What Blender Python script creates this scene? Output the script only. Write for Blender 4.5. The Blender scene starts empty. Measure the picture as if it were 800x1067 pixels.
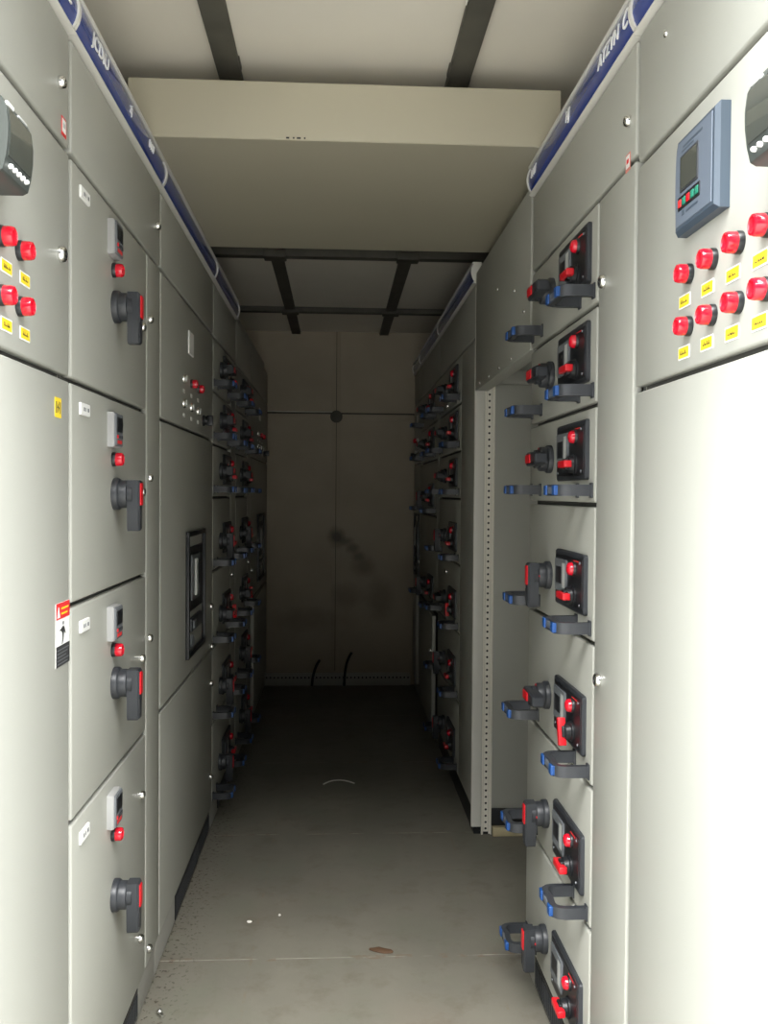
import bpy, bmesh, math, random
from mathutils import Vector, Matrix
random.seed(4)
sc = bpy.context.scene
COL = sc.collection
PI = math.pi
SUN_AZ, SUN_EL = 2., 64.
SKY_LO, SKY_HI = (.02, .02, .019), (5.4, 5.6, 5.85)

# ------------------------------------------------------------------ materials
def new_mat(name):
    m = bpy.data.materials.new(name); m.use_nodes = True
    return m, m.node_tree, m.node_tree.nodes['Principled BSDF']

def plain(name, rgb, rough=.5, metal=0., bump=0., bscale=200., var=0., vscale=3., coat=0., spec=.5):
    m, nt, b = new_mat(name)
    b.inputs['Base Color'].default_value = (*rgb, 1)
    b.inputs['Roughness'].default_value = rough
    b.inputs['Metallic'].default_value = metal
    b.inputs['Coat Weight'].default_value = coat
    b.inputs['Specular IOR Level'].default_value = spec
    tc = nt.nodes.new('ShaderNodeNewGeometry')
    if var:
        n = nt.nodes.new('ShaderNodeTexNoise'); n.inputs['Scale'].default_value = vscale; n.inputs['Detail'].default_value = 5
        nt.links.new(tc.outputs['Position'], n.inputs['Vector'])
        r = nt.nodes.new('ShaderNodeValToRGB')
        r.color_ramp.elements[0].position = .3; r.color_ramp.elements[1].position = .7
        r.color_ramp.elements[0].color = (*[c*(1-var) for c in rgb], 1)
        r.color_ramp.elements[1].color = (*[min(1, c*(1+var*.4)) for c in rgb], 1)
        nt.links.new(n.outputs['Fac'], r.inputs['Fac']); nt.links.new(r.outputs['Color'], b.inputs['Base Color'])
    if bump:
        n = nt.nodes.new('ShaderNodeTexNoise'); n.inputs['Scale'].default_value = bscale; n.inputs['Detail'].default_value = 2
        nt.links.new(tc.outputs['Position'], n.inputs['Vector'])
        bp = nt.nodes.new('ShaderNodeBump'); bp.inputs['Strength'].default_value = bump; bp.inputs['Distance'].default_value = .002
        nt.links.new(n.outputs['Fac'], bp.inputs['Height']); nt.links.new(bp.outputs['Normal'], b.inputs['Normal'])
    return m

M = {
 'paint':  plain('grey_powder_coat', (.36, .362, .322), .42, bump=.06, bscale=700, var=.03, vscale=2, spec=.35),
 'gasket': plain('dark_gasket', (.12, .12, .108), .7),
 'cream':  plain('cream_powder_coat', (.40, .372, .285), .45, bump=.06, bscale=700, var=.04, vscale=2, spec=.35),
 'trimw':  plain('pale_header_and_lit_edge', (.62, .61, .56), .4),
 'smoke':  plain('smoky_clear_cover', (.34, .34, .335), .3),
 'black':  plain('black_plastic', (.010, .011, .013), .38),
 'dgrey':  plain('dark_grey_plastic', (.028, .031, .036), .42),
 'mgrey':  plain('mid_grey_plastic', (.13, .14, .15), .45),
 'lgrey':  plain('light_grey_plastic', (.48, .49, .47), .35),
 'red':    plain('red_plastic', (.60, .010, .018), .3),
 'lens':   plain('red_lamp_lens', (.60, .008, .024), .12, coat=.4),
 'blue':   plain('blue_plastic', (.006, .055, .21), .4),
 'band':   plain('blue_header_band', (.024, .048, .22), .22, coat=.25),
 'white':  plain('white_label', (.80, .80, .77), .5),
 'yellow': plain('yellow_label', (.86, .62, .03), .5),
 'ink':    plain('black_ink', (.03, .03, .03), .6),
 'rink':   plain('red_ink', (.68, .03, .03), .5),
 'chrome': plain('chrome', (.75, .75, .73), .15, 1.),
 'relay':  plain('blue_grey_housing', (.048, .068, .092), .45),
 'relayf': plain('blue_grey_faceplate', (.112, .136, .172), .5),
 'meter':  plain('grey_green_housing', (.052, .060, .055), .4),
 'glass':  plain('dark_screen', (.05, .055, .048), .08, coat=.5),
 'green':  plain('green_key', (.02, .20, .13), .4),
 'steel':  plain('brown_grey_steel_rib', (.072, .068, .055), .6, var=.3, vscale=9),
 'galv':   plain('galvanised_post', (.80, .77, .68), .45, .0),
 'zinc':   plain('yellowed_zinc', (.50, .43, .27), .5, .2),
 'plinth': plain('plinth_grey', (.36, .355, .32), .5),
 'wallp':  plain('sandwich_panel', (.60, .58, .51), .6, var=.05),
 'rubber': plain('black_rubber', (.012, .012, .012), .6),
 'leaf':   plain('brown_litter', (.085, .045, .022), .8),
 'foil':   plain('pale_scrap', (.78, .76, .70), .4),
}

class NT:
    def __init__(s, nt): s.nt = nt
    def n(s, t, **k):
        x = s.nt.nodes.new(t)
        for a, v in k.items(): setattr(x, a, v)
        return x
    def math(s, op, a, b=None, c=None):
        x = s.n('ShaderNodeMath', operation=op)
        for i, v in enumerate((a, b, c)):
            if v is None: continue
            if isinstance(v, (int, float)): x.inputs[i].default_value = v
            else: s.nt.links.new(v, x.inputs[i])
        return x.outputs[0]
    def mix(s, f, a, b):
        x = s.n('ShaderNodeMix', data_type='RGBA')
        for i, v in ((0, f), (6, a), (7, b)):
            if isinstance(v, (int, float)): x.inputs[i].default_value = v
            elif isinstance(v, tuple): x.inputs[i].default_value = (*v, 1)
            else: s.nt.links.new(v, x.inputs[i])
        return x.outputs[2]
    def noise(s, vec, scale, detail=4, rough=.5):
        x = s.n('ShaderNodeTexNoise'); x.inputs['Scale'].default_value = scale
        x.inputs['Detail'].default_value = detail; x.inputs['Roughness'].default_value = rough
        s.nt.links.new(vec, x.inputs['Vector']); return x.outputs['Fac']
    def ramp(s, f, lo, hi):
        x = s.n('ShaderNodeMapRange'); x.inputs[1].default_value = lo; x.inputs[2].default_value = hi
        x.clamp = True; s.nt.links.new(f, x.inputs[0]); return x.outputs[0]

def floor_mat():
    m, nt, b = new_mat('painted_steel_floor'); g = NT(nt)
    geo = g.n('ShaderNodeNewGeometry'); P = geo.outputs['Position']
    sp = g.n('ShaderNodeSeparateXYZ'); nt.links.new(P, sp.inputs[0])
    x, y = sp.outputs[0], sp.outputs[1]
    c = g.mix(g.ramp(g.noise(P, 2.2, 6, .6), .35, .68), (.185, .175, .142), (.142, .135, .11))
    c = g.mix(g.math('MULTIPLY', g.ramp(g.noise(P, 9, 6, .65), .52, .70), .45), c, (.105, .088, .062))
    c = g.mix(g.math('MULTIPLY', g.ramp(g.noise(P, 4.3, 5, .6), .50, .68), .4), c, (.145, .155, .115))
    # rusty tint
    c = g.mix(g.math('MULTIPLY', g.ramp(g.noise(P, 1.3, 3), .55, .75), .25), c, (.19, .125, .09))
    # plate joints
    for k in (1.6, 2.515, 3.44, 4.36, 5.28):
        d = g.math('ABSOLUTE', g.math('SUBTRACT', y, k))
        dn = g.math('MULTIPLY', g.math('LESS_THAN', d, .0025), g.ramp(g.noise(P, 9, 3), .45, .62))
        c = g.mix(g.math('MULTIPLY', dn, .4), c, (.55, .53, .46))
        dirt = g.math('MULTIPLY', g.math('LESS_THAN', d, .012), g.ramp(g.noise(P, 20, 4), .52, .62))
        c = g.mix(g.math('MULTIPLY', dirt, .55), c, (.16, .11, .075))
    for k in (-.235, .445):
        d = g.math('ABSOLUTE', g.math('SUBTRACT', x, k))
        dn = g.math('MULTIPLY', g.math('LESS_THAN', d, .004), g.ramp(g.noise(P, 17, 3), .5, .6))
        c = g.mix(g.math('MULTIPLY', dn, .5), c, (.17, .14, .10))
    # crumbs swept along the cabinet foot on one side
    d = g.ramp(x, -.36, -.47)
    cr = g.math('MULTIPLY', d, g.ramp(g.noise(P, 75, 3, .6), .57, .63))
    c = g.mix(cr, c, (.055, .045, .03))
    nt.links.new(c, b.inputs['Base Color'])
    b.inputs['Roughness'].default_value = .62
    b.inputs['Specular IOR Level'].default_value = .3
    bp = g.n('ShaderNodeBump'); bp.inputs['Strength'].default_value = .12; bp.inputs['Distance'].default_value = .004
    nt.links.new(g.noise(P, 60, 4), bp.inputs['Height']); nt.links.new(bp.outputs[0], b.inputs['Normal'])
    return m

def backwall_mat():
    m, nt, b = new_mat('soiled_end_panel'); g = NT(nt)
    P = g.n('ShaderNodeNewGeometry').outputs['Position']
    sp = g.n('ShaderNodeSeparateXYZ'); nt.links.new(P, sp.inputs[0])
    x, z = sp.outputs[0], sp.outputs[2]
    c = g.mix(g.ramp(g.noise(P, 2.5, 5), .35, .7), (.37, .315, .235), (.31, .265, .195))
    def blob(cx, cz, rx, rz, soft=.6):
        dx = g.math('DIVIDE', g.math('SUBTRACT', x, cx), rx); dz = g.math('DIVIDE', g.math('SUBTRACT', z, cz), rz)
        r = g.math('SQRT', g.math('ADD', g.math('MULTIPLY', dx, dx), g.math('MULTIPLY', dz, dz)))
        r = g.math('ADD', r, g.math('MULTIPLY', g.math('SUBTRACT', g.noise(P, 12, 4), .5), .7))
        return g.ramp(r, 1.0, soft)
    for bx, bz, rx, rz, a in ((-.005, 1.02, .075, .085, .85), (.06, .99, .06, .04, .6), (.11, .945, .06, .04, .6), (.15, .89, .06, .045, .55), (.19, .82, .10, .09, .45), (.07, .62, .12, .12, .35), (.30, .60, .12, .18, .3), (-.2, .45, .3, .1, .25)):
        c = g.mix(g.math('MULTIPLY', blob(bx, bz, rx, rz, .3), a), c, (.06, .05, .035))
    nt.links.new(c, b.inputs['Base Color']); b.inputs['Roughness'].default_value = .55
    return m

def ground_mat():
    m, nt, b = new_mat('yard_concrete'); g = NT(nt)
    P = g.n('ShaderNodeNewGeometry').outputs['Position']
    c = g.mix(g.ramp(g.noise(P, 1.5, 6), .3, .7), (.185, .179, .163), (.15, .145, .133))
    nt.links.new(c, b.inputs['Base Color']); b.inputs['Roughness'].default_value = .85
    return m

# ------------------------------------------------------------------ mesh helpers
class MB:
    def __init__(s): s.bm = bmesh.new(); s.mats = []
    def mi(s, m):
        if m not in s.mats: s.mats.append(m)
        return s.mats.index(m)
    def box(s, x0, x1, y0, y1, z0, z1, m='paint', bev=0.):
        bm = s.bm; mi = s.mi(m)
        v = [bm.verts.new((x, y, z)) for z in (z0, z1) for y in (y0, y1) for x in (x0, x1)]
        fs = [bm.faces.new([v[i] for i in q]) for q in ((0,2,3,1),(4,5,7,6),(0,1,5,4),(2,6,7,3),(0,4,6,2),(1,3,7,5))]
        for f in fs: f.material_index = mi
        if bev:
            es = list({e for f in fs for e in f.edges})
            bmesh.ops.bevel(bm, geom=es, offset=bev, segments=3, profile=.5, affect='EDGES', material=mi)
        return s
    def prism(s, pts, y0, y1, m='paint', ch=0., back=True):
        """outline in x,z, counter-clockwise seen from -y (the front); y0 back, y1 front (y1<y0)."""
        bm = s.bm; mi = s.mi(m)
        n = len(pts)
        ar = sum(pts[i][0]*pts[(i+1)%n][1]-pts[(i+1)%n][0]*pts[i][1] for i in range(n))
        if ar < 0: pts = pts[::-1]
        loops = [[bm.verts.new((x, y0, z)) for x, z in pts]]
        if ch:
            loops.append([bm.verts.new((x, y1+ch, z)) for x, z in pts])
            ip = []
            for i in range(n):
                a, b, c = Vector(pts[i-1]), Vector(pts[i]), Vector(pts[(i+1)%n])
                d1 = (b-a).normalized(); d2 = (c-b).normalized()
                n1 = Vector((-d1.y, d1.x)); n2 = Vector((-d2.y, d2.x))
                k = (n1+n2); k = k/ max(.2, k.dot(n1)) if k.length > 1e-6 else n1
                ip.append(b+k*ch)
            loops.append([bm.verts.new((p.x, y1, p.y)) for p in ip])
        else:
            loops.append([bm.verts.new((x, y1, z)) for x, z in pts])
        for A, B in zip(loops, loops[1:]):
            for i in range(n):
                f = bm.faces.new((A[i], A[(i+1)%n], B[(i+1)%n], B[i])); f.material_index = mi
        f = bm.faces.new(loops[-1]); f.material_index = mi
        if back:
            f = bm.faces.new(loops[0][::-1]); f.material_index = mi
        return s
    def lathe(s, prof, cx=0, cz=0, m='black', seg=20, mats=None):
        """prof: (radius, y) list from the wall outwards, around the -y axis."""
        bm = s.bm; rings = []
        for r, y in prof:
            if r < 1e-6: rings.append([bm.verts.new((cx, y, cz))])
            else: rings.append([bm.verts.new((cx+r*math.cos(2*PI*i/seg), y, cz+r*math.sin(2*PI*i/seg))) for i in range(seg)])
        for k, (A, B) in enumerate(zip(rings, rings[1:])):
            mi = s.mi(mats[k] if mats else m)
            for i in range(seg):
                j = (i+1) % seg
                if len(B) == 1: f = bm.faces.new((A[i], A[j], B[0]))
                elif len(A) == 1: f = bm.faces.new((A[0], B[j], B[i]))
                else: f = bm.faces.new((A[i], A[j], B[j], B[i]))
                f.material_index = mi
        return s
    def sweep(s, path, hw, z0, z1, m='dgrey'):
        """rectangular bar following path in x,y."""
        bm = s.bm; mi = s.mi(m); L = []
        n = len(path)
        for i in range(n):
            a = Vector(path[max(0, i-1)]); b = Vector(path[min(n-1, i+1)]); d = (b-a).normalized()
            nn = Vector((-d.y, d.x)); p = Vector(path[i])
            o, q = p+nn*hw, p-nn*hw
            L.append([bm.verts.new((o.x, o.y, z0)), bm.verts.new((q.x, q.y, z0)), bm.verts.new((q.x, q.y, z1)), bm.verts.new((o.x, o.y, z1))])
        for A, B in zip(L, L[1:]):
            for i in range(4):
                f = bm.faces.new((A[i], A[(i+1)%4], B[(i+1)%4], B[i])); f.material_index = mi
        for q in (L[0][::-1], L[-1]):
            f = bm.faces.new(q); f.material_index = mi
        return s
    def tube(s, path, r, m='rubber', seg=8):
        bm = s.bm; mi = s.mi(m); R = []
        for i, p in enumerate(path):
            a = Vector(path[max(0, i-1)]); b = Vector(path[min(len(path)-1, i+1)]); d = (b-a).normalized()
            u = d.cross(Vector((0, 1, .13))).normalized(); w = d.cross(u)
            R.append([bm.verts.new(Vector(p)+u*r*math.cos(2*PI*k/seg)+w*r*math.sin(2*PI*k/seg)) for k in range(seg)])
        for A, B in zip(R, R[1:]):
            for i in range(seg):
                f = bm.faces.new((A[i], A[(i+1)%seg], B[(i+1)%seg], B[i])); f.material_index = mi
        for q in (R[0][::-1], R[-1]):
            f = bm.faces.new(q); f.material_index = mi
        return s
    def mesh(s, name, angle=32):
        bmesh.ops.recalc_face_normals(s.bm, faces=s.bm.faces)
        me = bpy.data.meshes.new(name); s.bm.to_mesh(me); s.bm.free()
        for m in s.mats: me.materials.append(m if not isinstance(m, str) else M[m])
        me.polygons.foreach_set('use_smooth', [True]*len(me.polygons))
        me.set_sharp_from_angle(angle=math.radians(angle))
        return me

def link(name, me, parent=None, loc=(0, 0, 0), roty=0., rotz=0.):
    o = bpy.data.objects.new(name, me); COL.objects.link(o)
    o.location = loc; o.rotation_euler = (0, roty, rotz)
    if parent is not None: o.parent = parent
    return o

def tag(o, label, cat, group=None):
    o['label'] = label; o['category'] = cat
    if group: o['group'] = group
    return o

def empty(name, loc, rz, label, cat, group=None):
    o = bpy.data.objects.new(name, None); COL.objects.link(o)
    o.empty_display_size = .1
    o.location = loc; o.rotation_euler = (0, 0, rz)
    return tag(o, label, cat, group)

def struct(name, mb):
    o = link(name, mb.mesh(name)); o['kind'] = 'structure'; return o

def rrect(x0, x1, z0, z1, r, n=4):
    P = []
    for cx, cz, a in ((x1-r, z1-r, 0), (x0+r, z1-r, PI/2), (x0+r, z0+r, PI), (x1-r, z0+r, 1.5*PI)):
        for i in range(n+1):
            t = a+PI/2*i/n; P.append((cx+r*math.cos(t), cz+r*math.sin(t)))
    return P

CACHE = {}
def cached(key, fn):
    if key not in CACHE: CACHE[key] = fn()
    return CACHE[key]

# ------------------------------------------------------------------ small fittings (origin on the door face, -y outwards)
def me_lamp():
    b = MB()
    b.lathe([(.0152, 0), (.0152, -.006), (.0140, -.008)], m='black', seg=24)
    b.lathe([(.0140, -.007), (.0143, -.010), (.0140, -.018), (.0128, -.0215), (.0100, -.0225), (.0085, -.0205), (0, -.0195)], m='lens', seg=24)
    return b.mesh('indicator_lamp', 50)
def me_push():
    b = MB()
    b.lathe([(.0150, 0), (.0150, -.005), (.0125, -.008), (.0110, -.0065)], m='chrome', seg=20)
    b.lathe([(.0108, -.005), (.0108, -.012), (.0095, -.0135), (0, -.0135)], m='lgrey', seg=20)
    return b.mesh('push_button', 50)
def me_lock(r=.0095):
    b = MB()
    b.lathe([(r*1.15, 0), (r*1.15, -.003), (r, -.009), (r*.75, -.011), (r*.55, -.0112), (r*.5, -.009), (0, -.009)], mats=['chrome']*4+['black']*2, seg=18)
    b.box(-r*.5, r*.5, -.0105, -.008, -.0012, .0012, 'chrome')
    return b.mesh('lock', 45)
def me_rotary():
    b = MB()
    b.lathe([(.0345, 0), (.0345, -.010), (.0325, -.013), (.0300, -.014), (.0300, -.027), (.0285, -.030), (.0225, -.031), (.0225, -.041), (0, -.041)], m='dgrey', seg=28)
    b.prism([(-.0165, .030), (.0165, .030), (.0175, .020), (.0165, -.020), (.0145, -.072), (.010, -.079), (-.010, -.079), (-.0145, -.072), (-.0165, -.020), (-.0175, .020)], -.030, -.0565, 'dgrey', .004)
    b.prism(rrect(-.0105, .0105, -.024, .024, .003, 2), -.055, -.059, 'red', .001)
    b.prism(rrect(-.013, -.009, -.066, -.034, .001, 1), -.055, -.0577, 'black')
    for a in (0, PI/2):
        b.box(.026*math.cos(a)-.002, .026*math.cos(a)+.002, -.0325, -.03, .026*math.sin(a)-.002, .026*math.sin(a)+.002, 'white' if a else 'red')
    return b.mesh('rotary_handle', 38)
def me_grip():
    b = MB()
    arc = [(-.053, 0), (-.053, -.046), (-.050, -.058), (-.042, -.066), (-.030, -.0685), (0, -.0655), (.030, -.0685), (.042, -.066), (.050, -.058), (.053, -.046), (.053, 0)]
    b.sweep(arc, .0068, -.012, .012, 'dgrey')
    for s_ in (-1, 1):
        b.box(min(s_*.026, s_*.047), max(s_*.026, s_*.047), -.0785, -.066, -.0105, .0105, 'blue', .002)
        b.box(s_*.053-.009, s_*.053+.009, -.004, 0, -.016, .016, 'dgrey', .001)
    b.box(-.024, .024, -.0745, -.064, -.0075, .0075, 'mgrey', .0015)
    return b.mesh('grip_handle', 38)
def me_panel():
    b = MB(); w, h = .1225, .064
    b.prism(rrect(-w, w, -h, h, .008), 0, -.009, 'dgrey', .003)
    b.prism(rrect(-w+.011, w-.011, -h+.010, h-.010, .005), -.008, -.0105, 'black', .0008)
    b.prism(rrect(-.105, -.005, -.030, .044, .004, 2), -.0095, -.0145, 'mgrey', .0012)     # switch faceplate
    b.box(-.092, -.045, -.0152, -.014, -.012, .026, 'black', .0006)
    b.box(-.036, -.014, -.0150, -.014, -.020, .036, 'lgrey')
    for x, z in ((.095, -.045), (.095, .045), (-.1, -.046)):
        b.lathe([(.0035, -.010), (.003, -.0122), (0, -.0122)], x, z, 'mgrey', 10)
    b.box(.045, .085, -.0112, -.0104, .046, .0485, 'rink')
    return b.mesh('control_panel', 38)
def me_dlamp():
    b = MB()
    b.lathe([(.0165, 0), (.0165, -.004), (.0145, -.006)], m='black', seg=20)
    b.lathe([(.0145, -.004), (.0142, -.011), (.0115, -.0155), (.006, -.0175), (0, -.018)], m='lens', seg=20)
    return b.mesh('panel_lamp', 60)
def me_knob():
    b = MB()
    b.lathe([(.023, 0), (.023, -.004), (.0195, -.006), (.0185, -.016), (.0165, -.018), (0, -.018)], m='black', seg=22)
    b.box(-.030, .030, -.031, -.014, -.0075, .0075, 'red', .0022)
    b.box(-.012, .012, -.024, -.014, -.0125, .0125, 'black', .002)
    return b.mesh('selector_knob', 38)
def me_dmeter():
    b = MB()
    b.prism(rrect(-.033, .033, -.037, .037, .004, 2), 0, -.014, 'smoke', .002)
    b.prism(rrect(-.029, .029, -.034, .034, .003, 2), -.0135, -.018, 'mgrey', .0015)
    b.box(-.024, .024, -.0192, -.017, -.004, .026, 'black', .0008)
    for i in range(4):
        b.box(-.022+i*.012, -.0145+i*.012, -.0200, -.017, -.018, -.011, 'dgrey' if i else 'red', .0006)
    b.box(-.018, .018, -.0186, -.017, -.029, -.022, 'rink')
    return b.mesh('digital_meter', 38)
def me_tag():
    b = MB()
    b.prism(rrect(-.030, .030, -.0115, .0115, .002, 2), 0, -.004, 'white', .001)
    for i, w in enumerate((.009, .004, .011)):
        b.box(-.013+i*.013, -.013+i*.013+w*.8, -.0043, -.0038, -.0035, .0035, 'mgrey')
    return b.mesh('name_tag')
def me_ylabel(k):
    b = MB(); rnd = random.Random(k)
    b.prism(rrect(-.021, .021, -.010, .010, .001, 1), 0, -.001, 'white')
    b.box(-.0192, .0192, -.0014, -.0008, -.0078, .0078, 'yellow')
    x = -.012
    while x < .010:                                                  # tiny printed strokes, too small to read
        w = rnd.choice((.0012, .003, .004))
        b.box(x, x+w, -.0017, -.0012, -.0028, -.0012+rnd.random()*.0015, 'ink')
        if rnd.random() > .3: b.box(x, x+.001, -.0017, -.0012, -.003, .003, 'ink')
        x += w+.0018
    return b.mesh('yellow_label')
def me_wtag(w=.013, h=.006):
    b = MB(); b.prism(rrect(-w, w, -h, h, .001, 1), 0, -.0015, 'white'); return b.mesh('label_plate')
def me_multimeter():
    b = MB(); w, z0, z1 = .048, -.050, .050
    prof = [(0, z0), (-.036, z0), (-.043, z0+.004), (-.0475, z0+.022), (-.050, -.008), (-.0505, .012), (-.048, z1-.016), (-.042, z1-.003), (-.034, z1), (0, z1)]
    def strip(x0, x1, pr, m):
        bm = b.bm; mi = b.mi(m)
        A = [bm.verts.new((x0, y, z)) for y, z in pr]; B = [bm.verts.new((x1, y, z)) for y, z in pr]
        n = len(pr)
        for i in range(n):
            f = bm.faces.new((A[i], A[(i+1) % n], B[(i+1) % n], B[i])); f.material_index = mi
        for q in (A, B[::-1]):
            f = bm.faces.new(q); f.material_index = mi
    strip(-w, w, prof, 'meter')
    scr = [(-.046, z0+.022), (-.0498, -.008+.001), (-.0512, -.006), (-.0517, .012), (-.0492, z1-.018), (-.045, z1-.016)]
    scr = [(-.044, z0+.023), (-.0492, z0+.023), (-.0512, -.008), (-.0517, .012), (-.0493, z1-.016), (-.044, z1-.014)]
    strip(-w+.006, w-.006, scr, 'glass')
    for i in range(5):
        b.lathe([(.0033, -.045), (.0031, -.0490), (.002, -.0505), (0, -.051)], -.030+i*.015, z0+.013, 'white', 10)
    b.box(-.040, -.018, -.0475, -.042, z1-.011, z1-.0055, 'white', .0006)
    b.box(.002, .034, -.0470, -.042, z1-.010, z1-.007, 'lgrey', .0004)
    return b.mesh('multimeter', 40)
def me_relay():
    b = MB()
    out = [(-.074, -.0715), (.074, -.0715), (.074, .0715), (-.066, .0715), (-.0735, .055), (-.0765, .02), (-.0765, -.02), (-.074, -.045)]
    b.prism(out, 0, -.020, 'relay', .006)
    inn = [(-.066, -.061), (.062, -.061), (.062, .062), (-.058, .062), (-.066, .048), (-.0685, .02), (-.0685, -.02), (-.0665, -.042)]
    b.prism(inn, -.0195, -.0212, 'relayf', .0008)
    b.prism(rrect(-.048, .018, -.014, .040, .002, 2), -.0208, -.0224, 'dgrey', .0008)
    b.box(-.044, .014, -.0228, -.022, -.010, .036, 'glass')
    b.prism(rrect(-.055, .025, -.039, -.019, .002, 2), -.0208, -.0222, 'black', .0005)
    for i, m in enumerate(('rink', 'green', 'red', 'green', 'green')):
        b.box(-.052+i*.0155, -.041+i*.0155, -.0234, -.022, -.035, -.024, m, .0006)
    b.box(-.040, -.032, -.0215, -.021, -.049, -.042, 'relay'); b.box(-.026, .018, -.0215, -.021, -.048, -.0445, 'relay')
    b.box(-.04, .03, -.0215, -.021, .050, .053, 'relay'); b.box(-.045, .0, -.0215, -.021, .0445, .047, 'relay')
    return b.mesh('protection_relay', 40)
def me_sticker(kind):
    b = MB()
    if kind == 'warning':
        w, h = .038, .055
        b.prism([(-w, -h), (w, -h), (w, h), (-w, h)], 0, -.0008, 'white')
        b.box(-w, w, -.0012, -.0007, h-.028, h, 'rink')
        b.prism([(-w+.005, h-.025), (-w+.021, h-.025), (-w+.013, h-.006)], -.001, -.0015, 'white')
        for i in range(2): b.box(-.010, .030-i*.006, -.0015, -.001, h-.012-i*.009, h-.009-i*.009, 'yellow')
        b.box(-w, w, -.0012, -.0007, -h, -h+.036, 'ink')
        for i in range(5): b.box(-w+.005, w-.006-(i % 3)*.008, -.0015, -.001, -h+.028-i*.006, -h+.0295-i*.006, 'mgrey')
        fig = [(-.004, .012), (.002, .014), (.008, .010), (.014, .000), (.012, -.002), (.006, .005), (.004, -.002), (.002, -.010), (-.004, -.018), (-.0065, -.017), (-.003, -.008), (-.004, .002), (-.010, .006), (-.016, .009), (-.017, .0065), (-.010, .010)]
        b.prism(fig, -.0007, -.0013, 'ink', back=False)
        b.lathe([(.0035, -.0007), (.0035, -.0013), (0, -.0013)], .001, .0185, 'ink', 12)
    elif kind == 'yellow':
        b.prism(rrect(-.017, .017, -.017, .017, .002, 1), 0, -.0008, 'yellow')
        b.prism([(-.002, -.010), (.006, .001), (.001, .001), (.004, .011), (-.006, -.001), (-.001, -.001)], -.0006, -.0012, 'ink')
        b.box(-.012, -.008, -.0012, -.0007, -.010, .010, 'ink'); b.box(.009, .012, -.0012, -.0007, -.010, .010, 'ink')
    else:
        b.prism([(-.013, -.016), (.013, -.016), (.013, .016), (-.013, .016)], 0, -.0008, 'rink' if kind == 'redframe' else 'pink')
        b.prism([(-.010, -.010), (.010, -.010), (.010, .013), (-.010, .013)], -.0006, -.0011, 'white')
        b.box(-.006, .006, -.0014, -.001, -.002, .006, 'rink' if kind != 'redframe' else 'lgrey')
    return b.mesh(kind+'_sticker')
M['pink'] = plain('faded_red_ink', (.62, .22, .18), .6)
def me_breaker(w, h):
    b = MB(); w /= 2; h /= 2
    # frame ring
    b.box(-w, w, -.012, 0, -h, -h+.016, 'black', .002); b.box(-w, w, -.012, 0, h-.016, h, 'black', .002)
    b.box(-w, -w+.016, -.012, 0, -h+.014, h-.014, 'black', .002); b.box(w-.016, w, -.012, 0, -h+.014, h-.014, 'black', .002)
    b.box(-w+.012, w-.012, .004, .012, -h+.012, h-.012, 'dgrey')
    b.prism(rrect(-w+.03, w-.03, -h*.30, h-.05, .008, 2), .005, -.004, 'black', .003)
    b.prism(rrect(-w*.55, w*.35, -h*.12, h*.62, .006, 2), -.003, -.009, 'mgrey', .002)
    b.box(-w*.30, -w*.12, -.016, -.008, -h*.05, h*.55, 'lgrey', .003)
    b.box(w*.05, w*.28, -.012, -.008, h*.1, h*.5, 'black', .002)
    b.box(-w*.6, w*.6, -.010, .006, -h*.62, -h*.40, 'dgrey', .004)
    b.box(-w*.5, -w*.2, -.014, -.008, -h*.58, -h*.44, 'mgrey', .002)
    b.lathe([(.022, .004), (.022, -.008), (.012, -.012), (0, -.012)], -w*.45, -h*.78, 'mgrey', 16)
    return b.mesh('breaker_front', 38)
def me_vent(w, h):
    b = MB()
    b.box(-w/2, w/2, -.003, 0, -h/2, h/2, 'black', .001)
    n = max(3, int(w/.018))
    for i in range(n):
        x = -w/2+.010+(w-.02)*i/(n-1)
        b.box(x-.004, x+.004, -.0045, -.002, -h/2+.012, h/2-.012, 'dgrey')
    return b.mesh('vent_grille')
def me_screw():
    b = MB(); b.lathe([(.006, 0), (.0055, -.002), (.003, -.0035), (0, -.0035)], m='chrome', seg=12); return b.mesh('screw', 60)

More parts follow.
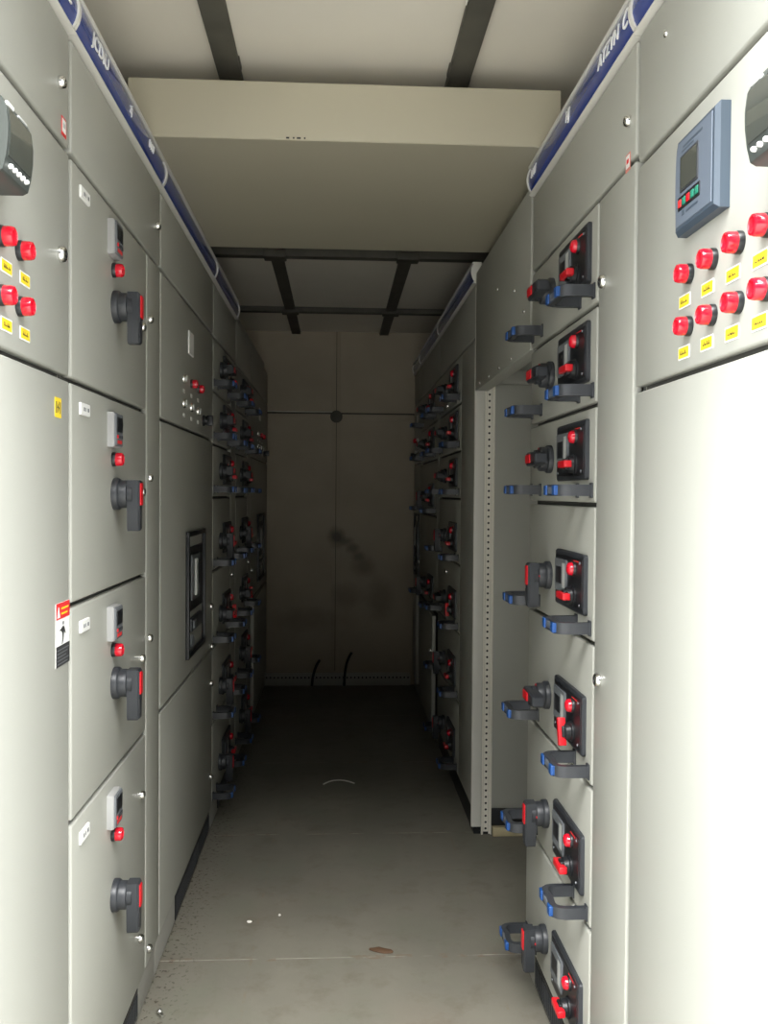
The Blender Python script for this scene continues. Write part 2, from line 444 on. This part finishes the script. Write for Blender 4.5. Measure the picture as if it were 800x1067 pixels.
# ------------------------------------------------------------------ cabinet
H_TOP, H_HEAD, H_SEAM = 2.2, 2.130, 1.92
GAP = .005           # half of the joint between two doors
class Cab:
    def __init__(s, side, y0, y1, label, name='switchgear_cabinet', group=None, header=True, plinth='plinth', depth=.58):
        s.w = y1-y0
        if side == 'L': s.root = empty(name, (-.478, y0, 0), PI/2, label, 'cabinet', group); s.u = lambda Y: Y-y0
        else: s.root = empty(name, (.525, y1, 0), -PI/2, label, 'cabinet', group); s.u = lambda Y: y1-Y
        w = s.w; e = .001
        b = MB()
        b.box(e, w-e, .024, depth, .10, H_TOP-.002, 'paint', .002)
        b.box(.006, w-.006, .0215, .0245, .104, H_HEAD, 'gasket')
        link('carcass', b.mesh('carcass'), s.root)
        b = MB(); b.box(e, w-e, .012, depth-.02, 0, .099, plinth, .002)
        link('plinth', b.mesh('plinth'), s.root)
        if header: s.header()
    def header(s):
        w = s.w; b = MB(); bm = b.bm
        def run(x0, x1, pr, m):
            mi = b.mi(m); A = [bm.verts.new((x0, y, z)) for y, z in pr]; B = [bm.verts.new((x1, y, z)) for y, z in pr]; n = len(pr)
            for i in range(n):
                f = bm.faces.new((A[i], A[(i+1) % n], B[(i+1) % n], B[i])); f.material_index = mi
            for q in (A, B[::-1]):
                f = bm.faces.new(q); f.material_index = mi
        curve = [(-.004, 2.141), (-.010, 2.152), (-.0135, 2.165), (-.0140, 2.178), (-.0115, 2.191), (-.006, 2.203)]
        run(.001, w-.001, [(.022, H_HEAD)]+[(-.006, H_HEAD), (-.010, H_HEAD+.003), (-.0095, 2.1355), (-.004, 2.142), (.022, 2.142)], 'trimw')
        run(.006, w-.006, [(.022, 2.141)]+curve+[(.022, 2.203)], 'band')
        run(.001, w-.001, [(.022, 2.203), (-.010, 2.2025), (-.013, 2.205), (-.013, 2.210), (-.010, 2.212), (.022, 2.212)], 'trimw')
        cap = [(.022, 2.139)]+[(y-.004, z) for y, z in curve]+[(.022, 2.204)]
        run(.001, .0065, cap, 'trimw'); run(w-.0065, w-.001, cap, 'trimw')
        s.head = link('header', b.mesh('header', 40), s.root)
    def text(s, txt, Y, size, squash=1.):
        cu = bpy.data.curves.new('lettering', 'FONT'); cu.body = txt; cu.size = size; cu.align_x = 'CENTER'; cu.align_y = 'CENTER'
        cu.extrude = .0012; cu.materials.append(M['white']); cu.shear = .25
        tmp = bpy.data.objects.new('tmp', cu); COL.objects.link(tmp)
        bpy.context.view_layer.update()
        me = bpy.data.meshes.new_from_object(tmp.evaluated_get(bpy.context.evaluated_depsgraph_get()))
        bpy.data.objects.remove(tmp); me.transform(Matrix.Rotation(PI/2, 4, 'X'))
        o = link('lettering', me, s.head, (s.u(Y), -.0145, 2.172)); o.scale = (squash, 1, 1)
        return o
    def slab(s, name, Ya, Yb, z0, z1, t=.018, parent=None):
        u0, u1 = sorted((s.u(Ya), s.u(Yb)))
        u0 += .0025*(u0 < .002); u1 -= .0025*(u1 > s.w-.002)
        b = MB(); cw, ch = (u1-u0)/2, (z1-z0)/2
        b.box(-cw+GAP, cw-GAP, 0, t, -ch+GAP, ch-GAP, 'paint', .0042)
        o = link(name, b.mesh(name), parent or s.root, ((u0+u1)/2, 0, (z0+z1)/2))
        return o
    def put(s, part, name, key, fn, Y, z, roty=0.):
        """a fitting on a door/drawer, at world Y and height z"""
        return link(name, cached(key, fn), part, (s.u(Y)-part.location.x, 0, z-part.location.z), roty)

def lab(o, t): o['label'] = t; return o

def drawer_feeder(c, Ya, Yb, z0, z1, k, lever, near=1):
    """withdrawable feeder drawer: control panel, lamp, selector, rotary handle, two pull grips.
    positions measured from the end where the column stands (Ya)."""
    d = c.slab('drawer', Ya, Yb, z0, z1)
    s_ = 1 if Yb > Ya else -1
    W = abs(Yb-Ya); f = W/.625
    P = lambda t: Ya+s_*t*f
    pc, zc = P(.168), z0+.116
    cx = c.u(pc)-d.location.x; cz = zc-d.location.z
    link('control_panel', cached('panel', me_panel), d, (cx, 0, cz))
    dx = .052
    link('panel_lamp', cached('dlamp', me_dlamp), d, (cx+dx, -.010, cz+.030))
    link('selector_knob', cached('knob', me_knob), d, (cx+dx-.008, -.010, cz-.029), (0 if lever != 'selector' else PI/2-.25))
    if P(.405) is not None:
        c.put(d, 'rotary_handle', 'rotary', me_rotary, P(.385), z0+.108, 0 if lever == 'down' else (-PI/2 if lever != 'far' else PI/2))
    c.put(d, 'grip_handle', 'grip', me_grip, P(.077), z0+.030)
    c.put(d, 'grip_handle', 'grip', me_grip, P(.542), z0+.033)
    return d

ZR = [1.92, 1.710, 1.506, 1.300, 1.014, .716, .420, .105]
LEV = ['flat', 'flat', 'flat', 'down', 'selector', 'down', 'down']

# ---- row L (camera side first)
G = 'switchgear cabinets lining the aisle'
L1 = Cab('L', 1.04, 1.628, 'pale grey cabinet bearing the red and black warning sticker of a falling figure', group=G)
tp = L1.slab('top_panel', 1.04, 1.628, H_SEAM, H_HEAD)
L1.put(tp, 'lock', 'lock', me_lock, 1.565, 2.018)
lab(L1.put(tp, 'sticker', 'st_red', lambda: me_sticker('redframe'), 1.588, 1.951), 'white sticker with red frame')
dr = L1.slab('instrument_door', 1.04, 1.628, 1.52, H_SEAM)
L1.put(dr, 'multimeter', 'multi', me_multimeter, 1.235, 1.783)
for i, Y in enumerate((1.292, 1.368)):
    for j, z in enumerate((1.679, 1.596)):
        L1.put(dr, 'indicator_lamp', 'lamp', me_lamp, Y, z)
        L1.put(dr, 'label_plate', 'yl%d' % (i+2*j), lambda: me_ylabel(i+2*j), Y+.026, z-.037)
L1.put(dr, 'lock', 'lockb', lambda: me_lock(.0125), 1.568, 1.727)
dl = L1.slab('lower_door', 1.04, 1.628, .105, 1.52)
lab(L1.put(dl, 'sticker', 'st_y', lambda: me_sticker('yellow'), 1.556, 1.463), 'small yellow square sticker')
lab(L1.put(dl, 'sticker', 'st_w', lambda: me_sticker('warning'), 1.582, 1.072), 'red, white and black warning sticker with a falling figure')
L1.text('JDL', 1.555, .040)

L2 = Cab('L', 1.628, 2.44, 'pale grey cabinet with four drawers, each with one digital meter and one rotary handle', group=G)
tp = L2.slab('top_panel', 1.628, 2.44, H_SEAM, H_HEAD)
L2.put(tp, 'lock', 'lock', me_lock, 2.385, 2.018)
cd = L2.slab('column_door', 2.265, 2.44, .105, H_SEAM)
zl = [1.92, 1.520, 1.113, .716, .105]
for k in range(4):
    d = L2.slab('drawer', 1.628, 2.265, zl[k+1], zl[k])
    t = zl[k]
    L2.put(d, 'name_tag', 'tag', me_tag, 1.712, t-.046)
    L2.put(d, 'digital_meter', 'dmeter', me_dmeter, 1.917, t-.070)
    L2.put(d, 'indicator_lamp', 'lamp', me_lamp, 1.930, t-.131)
    L2.put(d, 'rotary_handle', 'rotary', me_rotary, 1.945, t-(.205 if k < 3 else .27))
    L2.put(d, 'lock', 'lock', me_lock, 2.205, t-(.200 if k < 3 else .140))
    L2.put(cd, 'lock', 'lock', me_lock, 2.292, t-(.164 if k != 3 else .565))
    if k == 3: L2.put(d, 'lock', 'lock', me_lock, 2.19, .228)
lab(link('vent_grille', cached('v1', lambda: me_vent(.30, .075)), L2.root, (L2.u(2.07), .012, .05)), 'black louvred vent in the plinth')
L2.text('JCDIU', 1.775, .040, 1.1); L2.text('zj', 2.03, .034); L2.text('0107', 2.25, .030)

def feeder_door_cab(c, Ya, Yb, lower_ajar=False, zlow=.722, inst=True, wfit=.36, pos=.40):
    W = Yb-Ya
    c.slab('top_panel', Ya, Yb, H_SEAM, H_HEAD)
    d = c.slab('instrument_door', Ya, Yb, 1.518, H_SEAM)
    k = W/1.02
    q = lambda t: Ya+t*k
    lab(c.put(d, 'name_plate', 'nplate', lambda: (lambda b: (b.prism(rrect(-.045, .045, -.037, .037, .004, 2), 0, -.004, 'white', .001), b.mesh('name_plate'))[1])(MB()), q(.49), 1.80), 'blank white plate')
    for i, t in enumerate((.36, .50, .64)):
        if i == 0: c.put(d, 'push_button', 'push', me_push, q(t), 1.672)
        else: c.put(d, 'indicator_lamp', 'lamp', me_lamp, q(t), 1.672)
        c.put(d, 'label_plate', 'wtag', me_wtag, q(t+.01), 1.634)
        c.put(d, 'push_button', 'push', me_push, q(t), 1.596)
        c.put(d, 'label_plate', 'wtag', me_wtag, q(t+.01), 1.560)
    lab(c.put(d, 'selector_switch', 'sel', me_knob_black, q(.76), 1.575), 'black turn switch')
    d = c.slab('breaker_door', Ya, Yb, zlow, 1.518)
    c.put(d, 'breaker_front', 'acb%.2f' % wfit, lambda: me_breaker(wfit, .405), Ya+pos*W+wfit/2, .990)
    c.put(d, 'lock', 'lock', me_lock, Yb-.05 if c is L3 else Ya+.05, .888)
    c.put(d, 'lock', 'lock', me_lock, Yb-.03 if c is L3 else Ya+.03, 1.700-.968)
    return d
def me_knob_black():
    b = MB()
    b.lathe([(.020, 0), (.020, -.006), (.016, -.009), (.0155, -.018), (0, -.018)], m='black', seg=20)
    b.box(-.005, .005, -.036, -.014, -.018, .018, 'black', .002)
    return b.mesh('selector_switch', 38)
def lower_door(c, Ya, Yb, z1, ajar=0., z0=.105):
    """lower door; hinged at the end away from the entrance, pushed ajar by the given angle"""
    u0, u1 = sorted((c.u(Ya), c.u(Yb))); W = u1-u0
    far_u = c.u(Yb); dirn = 1 if c.u(Ya) > far_u else -1            # towards the entrance
    b = MB(); x0, x1 = sorted((GAP*dirn, (W-GAP)*dirn))
    b.box(x0, x1, 0, .020, -(z1-z0)/2+GAP, (z1-z0)/2-GAP, 'paint', .002)
    o = link('lower_door', b.mesh('lower_door'), c.root, (far_u, 0, (z0+z1)/2), 0, -ajar*dirn)
    return o

L3 = Cab('L', 2.44, 3.46, 'grey cabinet with a tall black-framed breaker window and blank white plate, beside the four-drawer cabinet', group=G)
feeder_door_cab(L3, 2.44, 3.46)
d = lower_door(L3, 2.44, 3.46, .722)
for z in (.595, .236):
    link('lock', cached('lock', me_lock), d, (L3.u(3.41)-d.location.x, 0, z-d.location.z))
lab(link('vent_grille', cached('v2', lambda: me_vent(.44, .085)), L3.root, (L3.u(2.96), .012, .050)), 'black louvred vent in the plinth')
lab(link('vent_grille', cached('v1', lambda: me_vent(.30, .075)), L3.root, (L3.u(3.30), .012, .05)), 'black louvred vent in the plinth')

def drawer_cab(c, colA, colB, endY, zs=ZR, lev=LEV, lockpos=None):
    lo, hi = min(colA, endY), max(colB, endY)
    tp = c.slab('top_panel', lo, hi, H_SEAM, H_HEAD)
    cd = c.slab('column_door', colA, colB, zs[-1], H_SEAM)
    n = min(colA, colB) if endY < colA else max(colA, colB)
    for k in range(len(zs)-1):
        drawer_feeder(c, n, endY, zs[k+1], zs[k], k, lev[k])
    return tp, cd

L4 = Cab('L', 3.46, 4.23, 'grey seven-drawer cabinet directly beyond the white-plated cabinet with the breaker window', group=G)
tp, cd = drawer_cab(L4, 4.03, 4.23, 3.46)
for z in (1.76, .95): L4.put(cd, 'lock', 'lock', me_lock, 4.07, z)
link('vent_grille', cached('v1', lambda: me_vent(.30, .075)), L4.root, (L4.u(3.85), .012, .05))
L5 = Cab('L', 4.23, 4.95, 'grey seven-drawer cabinet on the warning-sticker side, next to the back corner cabinet', group=G, header=False)
tp, cd = drawer_cab(L5, 4.77, 4.95, 4.23)
for z in (1.76, .95): L5.put(cd, 'lock', 'lock', me_lock, 4.81, z)
L6 = Cab('L', 4.95, 6.11, 'grey cabinet in the back corner on the same side as the warning sticker', group=G, header=False)
feeder_door_cab(L6, 4.95, 6.11, pos=.35, wfit=.42)
lower_door(L6, 4.95, 6.11, .722, .018)

# ---- row R
R1 = Cab('R', 1.03, 1.565, 'pale grey cabinet with a blue-grey protection relay above two rows of four red lamps', group=G)
tp = R1.slab('top_panel', 1.03, 1.565, H_SEAM-.02, H_HEAD)
R1.put(tp, 'screw', 'screw', me_screw, 1.432, 2.066)
dr = R1.slab('instrument_door', 1.03, 1.565, 1.506, H_SEAM-.02)
R1.put(dr, 'protection_relay', 'relay', me_relay, 1.258, 1.781)
R1.put(dr, 'multimeter', 'multi', me_multimeter, .986, 1.758)
for i, Y in enumerate((1.073, 1.150, 1.232, 1.316)):
    for j, z in enumerate((1.652, 1.574)):
        R1.put(dr, 'indicator_lamp', 'lamp', me_lamp, Y, z)
        R1.put(dr, 'label_plate', 'yl%d' % (10+i+4*j), lambda: me_ylabel(10+i+4*j), Y+.020, z-.036)
R1.slab('lower_door', 1.03, 1.565, .105, 1.506)
R1.text('PS', 1.47, .044)

R2 = Cab('R', 1.565, 2.42, 'pale grey cabinet with seven clearly seen drawers of black panels and blue-tipped grips', group=G)
tp, cd = drawer_cab(R2, 1.565, 1.795, 2.42)
R2.put(tp, 'lock', 'lock', me_lock, 1.606, 1.998)
lab(R2.put(tp, 'sticker', 'st_p', lambda: me_sticker('faded'), 1.613, 1.926), 'faded red sticker')
for z in (1.743, .951): R2.put(cd, 'lock', 'lockb', lambda: me_lock(.0125), 1.752, z)
lab(link('vent_grille', cached('v3', lambda: me_vent(.40, .078)), R2.root, (R2.u(2.13), .012, .05)), 'black louvred vent in the plinth')
R2.text('ATZYN', 1.70, .036, 1.1); R2.text('C', 1.598, .044); R2.text('HJ', 2.0, .034); R2.text('0107', 2.35, .030)

R4 = Cab('R', 3.42, 4.61, 'grey drawer cabinet beyond the open bay, with a perforated corner post', group=G, plinth='black')
drawer_cab(R4, 3.42, 3.79, 4.61)
c = R4.root
uN = R4.w                                                          # the end facing the entrance
b = MB(); b.box(uN-.004, uN+.007, .0, .040, .03, H_HEAD-.01, 'trimw', .003)  # pale colour stands in for doorway daylight on this edge
lab(link('lit_door_edge', b.mesh('lit_door_edge'), c), 'door edge strip, coloured pale as if daylit')
# perforated post: strip of cells each with an octagonal hole, and folded returns
def post_mesh():
    b = MB(); bm = b.bm; x = uN+.0075; mi = b.mi('galv'); mk = b.mi('rubber')
    y0, y1 = .0475, .0665; r = .0045; p = .0247
    z = .012; n = int((2.08-z)/p)
    for i in range(n):
        za, zb = z+i*p, z+(i+1)*p; cy, cz = (y0+y1)/2, (za+zb)/2
        ring = [bm.verts.new((x, cy+r*math.cos(a), cz+r*math.sin(a))) for a in [PI/8+PI/4*k for k in range(8)]]
        inn = [bm.verts.new((x-.006, v.co.y, v.co.z)) for v in ring]
        o = [bm.verts.new((x, y, q)) for y, q in ((y1, za), (y1, zb), (y0, zb), (y0, za))]
        # corners: o0 (+y,-z) o1 (+y,+z) o2 (-y,+z) o3 (-y,-z); ring angles 22.5,67.5,112.5,157.5,202.5,247.5,292.5,337.5
        for q in ((o[0], o[1], ring[0], ring[7]), (o[1], o[2], ring[2], ring[1]), (o[2], o[3], ring[4], ring[3]), (o[3], o[0], ring[6], ring[5]),
                  (o[1], ring[1], ring[0]), (o[2], ring[3], ring[2]), (o[3], ring[5], ring[4]), (o[0], ring[7], ring[6])):
            f = bm.faces.new(q); f.material_index = mi
        for k in range(8):
            f = bm.faces.new((ring[k], ring[(k+1) % 8], inn[(k+1) % 8], inn[k])); f.material_index = mk
        f = bm.faces.new(inn); f.material_index = mk
    b.box(x-.020, x-.001, .0415, .0475, 0, 2.1, 'galv', .001)
    b.box(x-.020, x+.002, .040, .0435, 0, 2.1, 'galv', .0008)
    b.box(x-.030, x-.008, .0665, .078, 0, 2.1, 'galv', .001)
    b.box(x-.020, x+.002, .0755, .079, 0, 2.1, 'galv', .0008)
    b.box(x-.030, x-.0065, .046, .068, 0, 2.1, 'rubber')
    return b.mesh('perforated_post')
lab(link('perforated_post', post_mesh(), c), 'light steel corner post with a line of holes')
b = MB(); b.box(uN+.001, uN+.005, .080, .575, .112, 1.742, 'paint', .001); link('side_panel', b.mesh('side_panel'), c)
b = MB(); b.box(uN+.001, uN+.014, .080, .575, 1.745, 1.80, 'paint', .002); b.box(uN+.001, uN+.004, .08, .575, 1.8, 2.19, 'plinth'); link('side_rail', b.mesh('side_rail'), c)
b = MB(); b.box(uN+.001, uN+.030, .082, .575, 0, .034, 'zinc', .002); lab(link('base_channel', b.mesh('base_channel'), c), 'yellowish base channel')
for z in (1.74, .95): R4.put(c, 'lock', 'lock', me_lock, 3.72, z)

R5 = Cab('R', 4.61, 5.63, 'grey cabinet whose lower door stands slightly open, next to the perforated-post cabinet', group=G)
drawer_cab(R5, 4.61, 4.70, 5.63, [1.92, 1.710, 1.506, 1.20, .69], ['flat', 'flat', 'down', 'down'])
d = lower_door(R5, 4.61, 5.63, .69, .028)
link('lock', cached('lock', me_lock), d, (R5.u(4.66)-d.location.x, 0, .1))
R6 = Cab('R', 5.63, 6.11, 'narrow grey cabinet in the back corner, with white plate and black breaker front', group=G)
feeder_door_cab(R6, 5.63, 6.11, zlow=.69, wfit=.30, pos=.12)
lower_door(R6, 5.63, 6.11, .69, .045)

# ---- panel closing the top of the open bay, and the busbar bridge over the aisle
o = empty('bay_cover_panel', (.525, 3.405, 1.716), -PI/2, 'plain grey panel hanging high across the open bay, above the perforated post', 'panel')
W = 3.405-2.435
b = MB(); b.box(0, W, 0, .014, 0, .450, 'paint', .002); b.box(0, W, .012, .05, 0, .012, 'paint', .002); b.box(0, W, .012, .05, .438, .450, 'paint', .002)
link('sheet', b.mesh('sheet'), o)
for Y, z in ((2.66, 1.93), (2.7, 1.733), (2.9, 1.733), (3.1, 1.733), (3.3, 1.733), (2.52, 1.84), (2.95, 2.0)):
    link('screw', cached('screw', me_screw), o, (3.405-Y, 0, z-1.716))

b = MB()
b.box(-.530, .567, 2.285, 3.295, 2.2135, 2.358, 'cream', .003)
b.box(-.526, .563, 2.287, 3.290, 2.2125, 2.2140, 'cream')
o = link('busbar_bridge', b.mesh('busbar_bridge'))
tag(o, 'wide pale grey sheet-metal box bridging the aisle from cabinet top to cabinet top', 'busbar bridge')
b = MB()
for x, w in ((-.135, .008), (-.118, .004), (-.108, .010), (-.09, .004)): b.box(x, x+w, 2.2838, 2.2855, 2.2155, 2.2195, 'ink')
lab(link('chipped_paint', b.mesh('chipped_paint'), o), 'small dark chips along the lower front edge')

# ------------------------------------------------------------------ room
XL, XR, Y0, Y1, ZC = -1.15, 1.20, 1.0, 6.14, 2.425
M['floor'] = floor_mat(); M['back'] = backwall_mat(); M['ground'] = ground_mat()
struct('floor', MB().box(XL-.05, XR+.05, Y0, Y1+.06, -.06, 0, 'floor'))
struct('wall_left', MB().box(XL-.06, XL, Y0, Y1+.06, 0, ZC, 'wallp'))
struct('wall_right', MB().box(XR, XR+.06, Y0, Y1+.06, 0, ZC, 'wallp'))
struct('wall_back', MB().box(XL, XR, Y1, Y1+.06, 0, ZC, 'back'))
M['ceil'] = plain('off_white_ceiling_panel', (.74, .70, .61), .6, var=.08, vscale=1.5)
struct('ceiling', MB().box(XL-.06, XR+.06, Y0, Y1+.06, ZC, ZC+.06, 'ceil'))
n = 1
def trim(mb):
    global n
    o = struct('trim_%d' % n, mb); n += 1; return o
for x in (-.287, .312):
    b = MB(); b.box(x-.030, x+.030, Y0, Y1, ZC-.020, ZC, 'steel', .003)
    rnd = random.Random(7)
    y = Y0+.2
    while y < 3.2:                                                   # smears of sealant along the rib
        b.box(x-.033 if x > 0 else x+.026, x-.026 if x > 0 else x+.033, y, y+.03+.05*rnd.random(), ZC-.012, ZC-.0005, 'foil' if rnd.random() > .5 else 'steel', .002)
        y += .09+.25*rnd.random()
    trim(b)
for y, h in ((4.06, .045), (5.36, .03)):
    b = MB(); b.box(XL, XR, y-.028, y+.028, ZC-h, ZC, 'steel', .003)
    for x in (-.287, .312): b.box(x-.05, x+.05, y-.04, y+.04, ZC-h-.008, ZC-.02, 'steel', .004)
    trim(b)
# end panel: joint bar, cover strip with hub
b = MB(); b.box(XL, XR, Y1-.006, Y1, 1.820, 1.868, 'back', .002); b.box(XL, XR, Y1-.009, Y1, 1.862, 1.872, 'steel', .002); b.box(XL, -.02, Y1-.012, Y1, 1.874, 1.880, 'wallp', .001); trim(b)
b = MB(); b.box(-.036, .016, Y1-.007, Y1, .1, ZC, 'back', .002); b.box(-.012, -.008, Y1-.008, Y1, .1, ZC, 'steel')
b.lathe([(.042, Y1-.004), (.042, Y1-.016), (.03, Y1-.022), (0, Y1-.022)], -.01, 1.845, 'steel', 20); trim(b)
b = MB(); b.box(-.50, .51, Y1-.03, Y1-.001, 0, .085, 'plinth', .003)
for i in range(38): b.box(-.48+i*.0262, -.470+i*.0262, Y1-.0312, Y1-.029, .050, .062, 'rubber')
o = struct('baseboard_back', b)
# entrance frame and the yard outside
b = MB(); b.box(XL-.06, XR+.06, Y0-.05, Y0, 2.33, ZC+.06, 'wallp', .003); b.box(XL-.06, XL+.03, Y0-.05, Y0, 0, 2.33, 'wallp', .003); b.box(XR-.03, XR+.06, Y0-.05, Y0, 0, 2.33, 'wallp', .003); trim(b)
struct('ground', MB().box(-30, 30, -40, 20, -.30, -.12, 'ground'))

# ------------------------------------------------------------------ loose things
def curve_pts(a, b_, c_, k=10):
    return [tuple((1-t)**2*a[i]+2*t*(1-t)*b_[i]+t*t*c_[i] for i in range(3)) for t in [q/k for q in range(k+1)]]
o = link('cable', MB().tube(curve_pts((-.165, 6.085, .006), (-.160, 6.08, .12), (-.112, 6.07, .185)), .009).mesh('cable', 60))
tag(o, 'short black cable stub leaning up against the back wall, beside a taller one', 'cable')
o = link('cable', MB().tube(curve_pts((.055, 6.085, .006), (.055, 6.08, .17), (.105, 6.07, .235)), .009).mesh('cable', 60))
tag(o, 'taller of the two black cable stubs rising from the floor at the back wall', 'cable')
o = link('wire_offcut', MB().tube(curve_pts((-.055, 4.02, .004), (.005, 4.13, .004), (.085, 4.03, .004)), .003, 'foil').mesh('wire_offcut', 60))
tag(o, 'thin pale curved wire offcut lying in the middle of the dark floor', 'wire')
def litter(name, r, h, mat, seed):
    rnd = random.Random(seed); bm = bmesh.new(); bmesh.ops.create_icosphere(bm, subdivisions=2, radius=1)
    for v in bm.verts:
        v.co *= 1+.35*(rnd.random()-.5); v.co.x *= r[0]; v.co.y *= r[1]; v.co.z = max(v.co.z, -.6)*h
    me = bpy.data.meshes.new(name); bm.to_mesh(me); bm.free(); me.materials.append(M[mat]); return me
o = link('dirt_clump', litter('dirt_clump', (.034, .014), .005, 'leaf', 3), None, (.135, 2.545, .003), 0, -.3)
tag(o, 'small brown clump of dirt on the floor plate joint near the drawers', 'dirt')
o = link('paper_scrap', litter('paper_scrap', (.008, .006), .003, 'foil', 5), None, (-.262, 2.735, .002))
tag(o, 'tiny white paper scrap on the floor, the nearer to the vented cabinet', 'scrap')
o = link('paper_scrap', litter('paper_scrap', (.004, .005), .003, 'foil', 6), None, (-.172, 2.775, .002))
tag(o, 'speck of white paper on the floor towards the middle of the aisle', 'scrap')
b = MB(); b.lathe([(.008, 0), (.008, -.006), (.005, -.006), (.005, -.026), (0, -.026)], m='chrome', seg=10)
o = link('bolt', b.mesh('bolt', 40), None, (-.440, 2.255, .0078), 0, .5)
tag(o, 'small shiny bolt lying on the floor at the foot of the four-drawer cabinet', 'bolt')

# ------------------------------------------------------------------ light: open doorway, bright overcast sky with hazy sun
w = bpy.data.worlds.new('sky'); sc.world = w; w.use_nodes = True
nt = w.node_tree; g = NT(nt); bg = nt.nodes['Background']
tc = g.n('ShaderNodeTexCoord'); sp = g.n('ShaderNodeSeparateXYZ'); nt.links.new(tc.outputs['Generated'], sp.inputs[0])
# overcast sky, dimmed straight behind the viewer (shaped to keep the far aisle dark), open and bright overhead and to the sides
c = g.mix(g.ramp(g.math('MULTIPLY', sp.outputs[1], -1.), .96, .22), SKY_LO, SKY_HI)
c = g.mix(g.ramp(sp.outputs[2], .05, .75), g.mix(.35, (0., 0., 0.), c), c)
nt.links.new(c, bg.inputs['Color']); bg.inputs['Strength'].default_value = 1.0
w.cycles.sampling_method = 'MANUAL'; w.cycles.sample_map_resolution = 256
pl = bpy.data.lights.new('doorway_portal', 'AREA'); pl.shape = 'RECTANGLE'; pl.size = XR-XL; pl.size_y = 2.33
pl.cycles.is_portal = True
po = bpy.data.objects.new('doorway_portal', pl); COL.objects.link(po)
po.location = ((XL+XR)/2, Y0-.06, 1.165); po.rotation_euler = (PI/2, 0, 0)   # faces +Y, into the room

sl = bpy.data.lights.new('hazy_sun', 'SUN'); sl.energy = 5.0; sl.angle = math.radians(55); sl.color = (1, .975, .93)
so = bpy.data.objects.new('hazy_sun', sl); COL.objects.link(so)
az, el = math.radians(SUN_AZ), math.radians(SUN_EL)
dirn = Vector((math.sin(az)*math.cos(el), math.cos(az)*math.cos(el), -math.sin(el)))   # travels into the doorway
so.rotation_euler = dirn.to_track_quat('-Z', 'Y').to_euler()

# ------------------------------------------------------------------ camera
cam = bpy.data.cameras.new('camera'); co = bpy.data.objects.new('camera', cam); COL.objects.link(co)
cam.sensor_fit = 'HORIZONTAL'; cam.sensor_width = 36; cam.lens = 930.08/800*36; cam.clip_start = .05
yaw, pit, rol = .0523045763, -.0204793677, .00737036162
fw = Vector((math.sin(yaw)*math.cos(pit), math.cos(yaw)*math.cos(pit), math.sin(pit)))
rt = Vector((math.cos(yaw), -math.sin(yaw), 0)); up = rt.cross(fw)
r1 = rt*math.cos(rol)+up*math.sin(rol); u1 = -rt*math.sin(rol)+up*math.cos(rol)
mat = Matrix((r1, u1, -fw)).transposed().to_4x4(); mat.translation = (0, 0, 1.32)
co.matrix_world = mat
sc.camera = co

sc.view_settings.view_transform = 'Standard'; sc.view_settings.look = 'None'
sc.view_settings.gamma = 1; sc.view_settings.use_curve_mapping = False
sc.view_settings.exposure = 1.80
sc.cycles.max_bounces = 8; sc.cycles.diffuse_bounces = 6
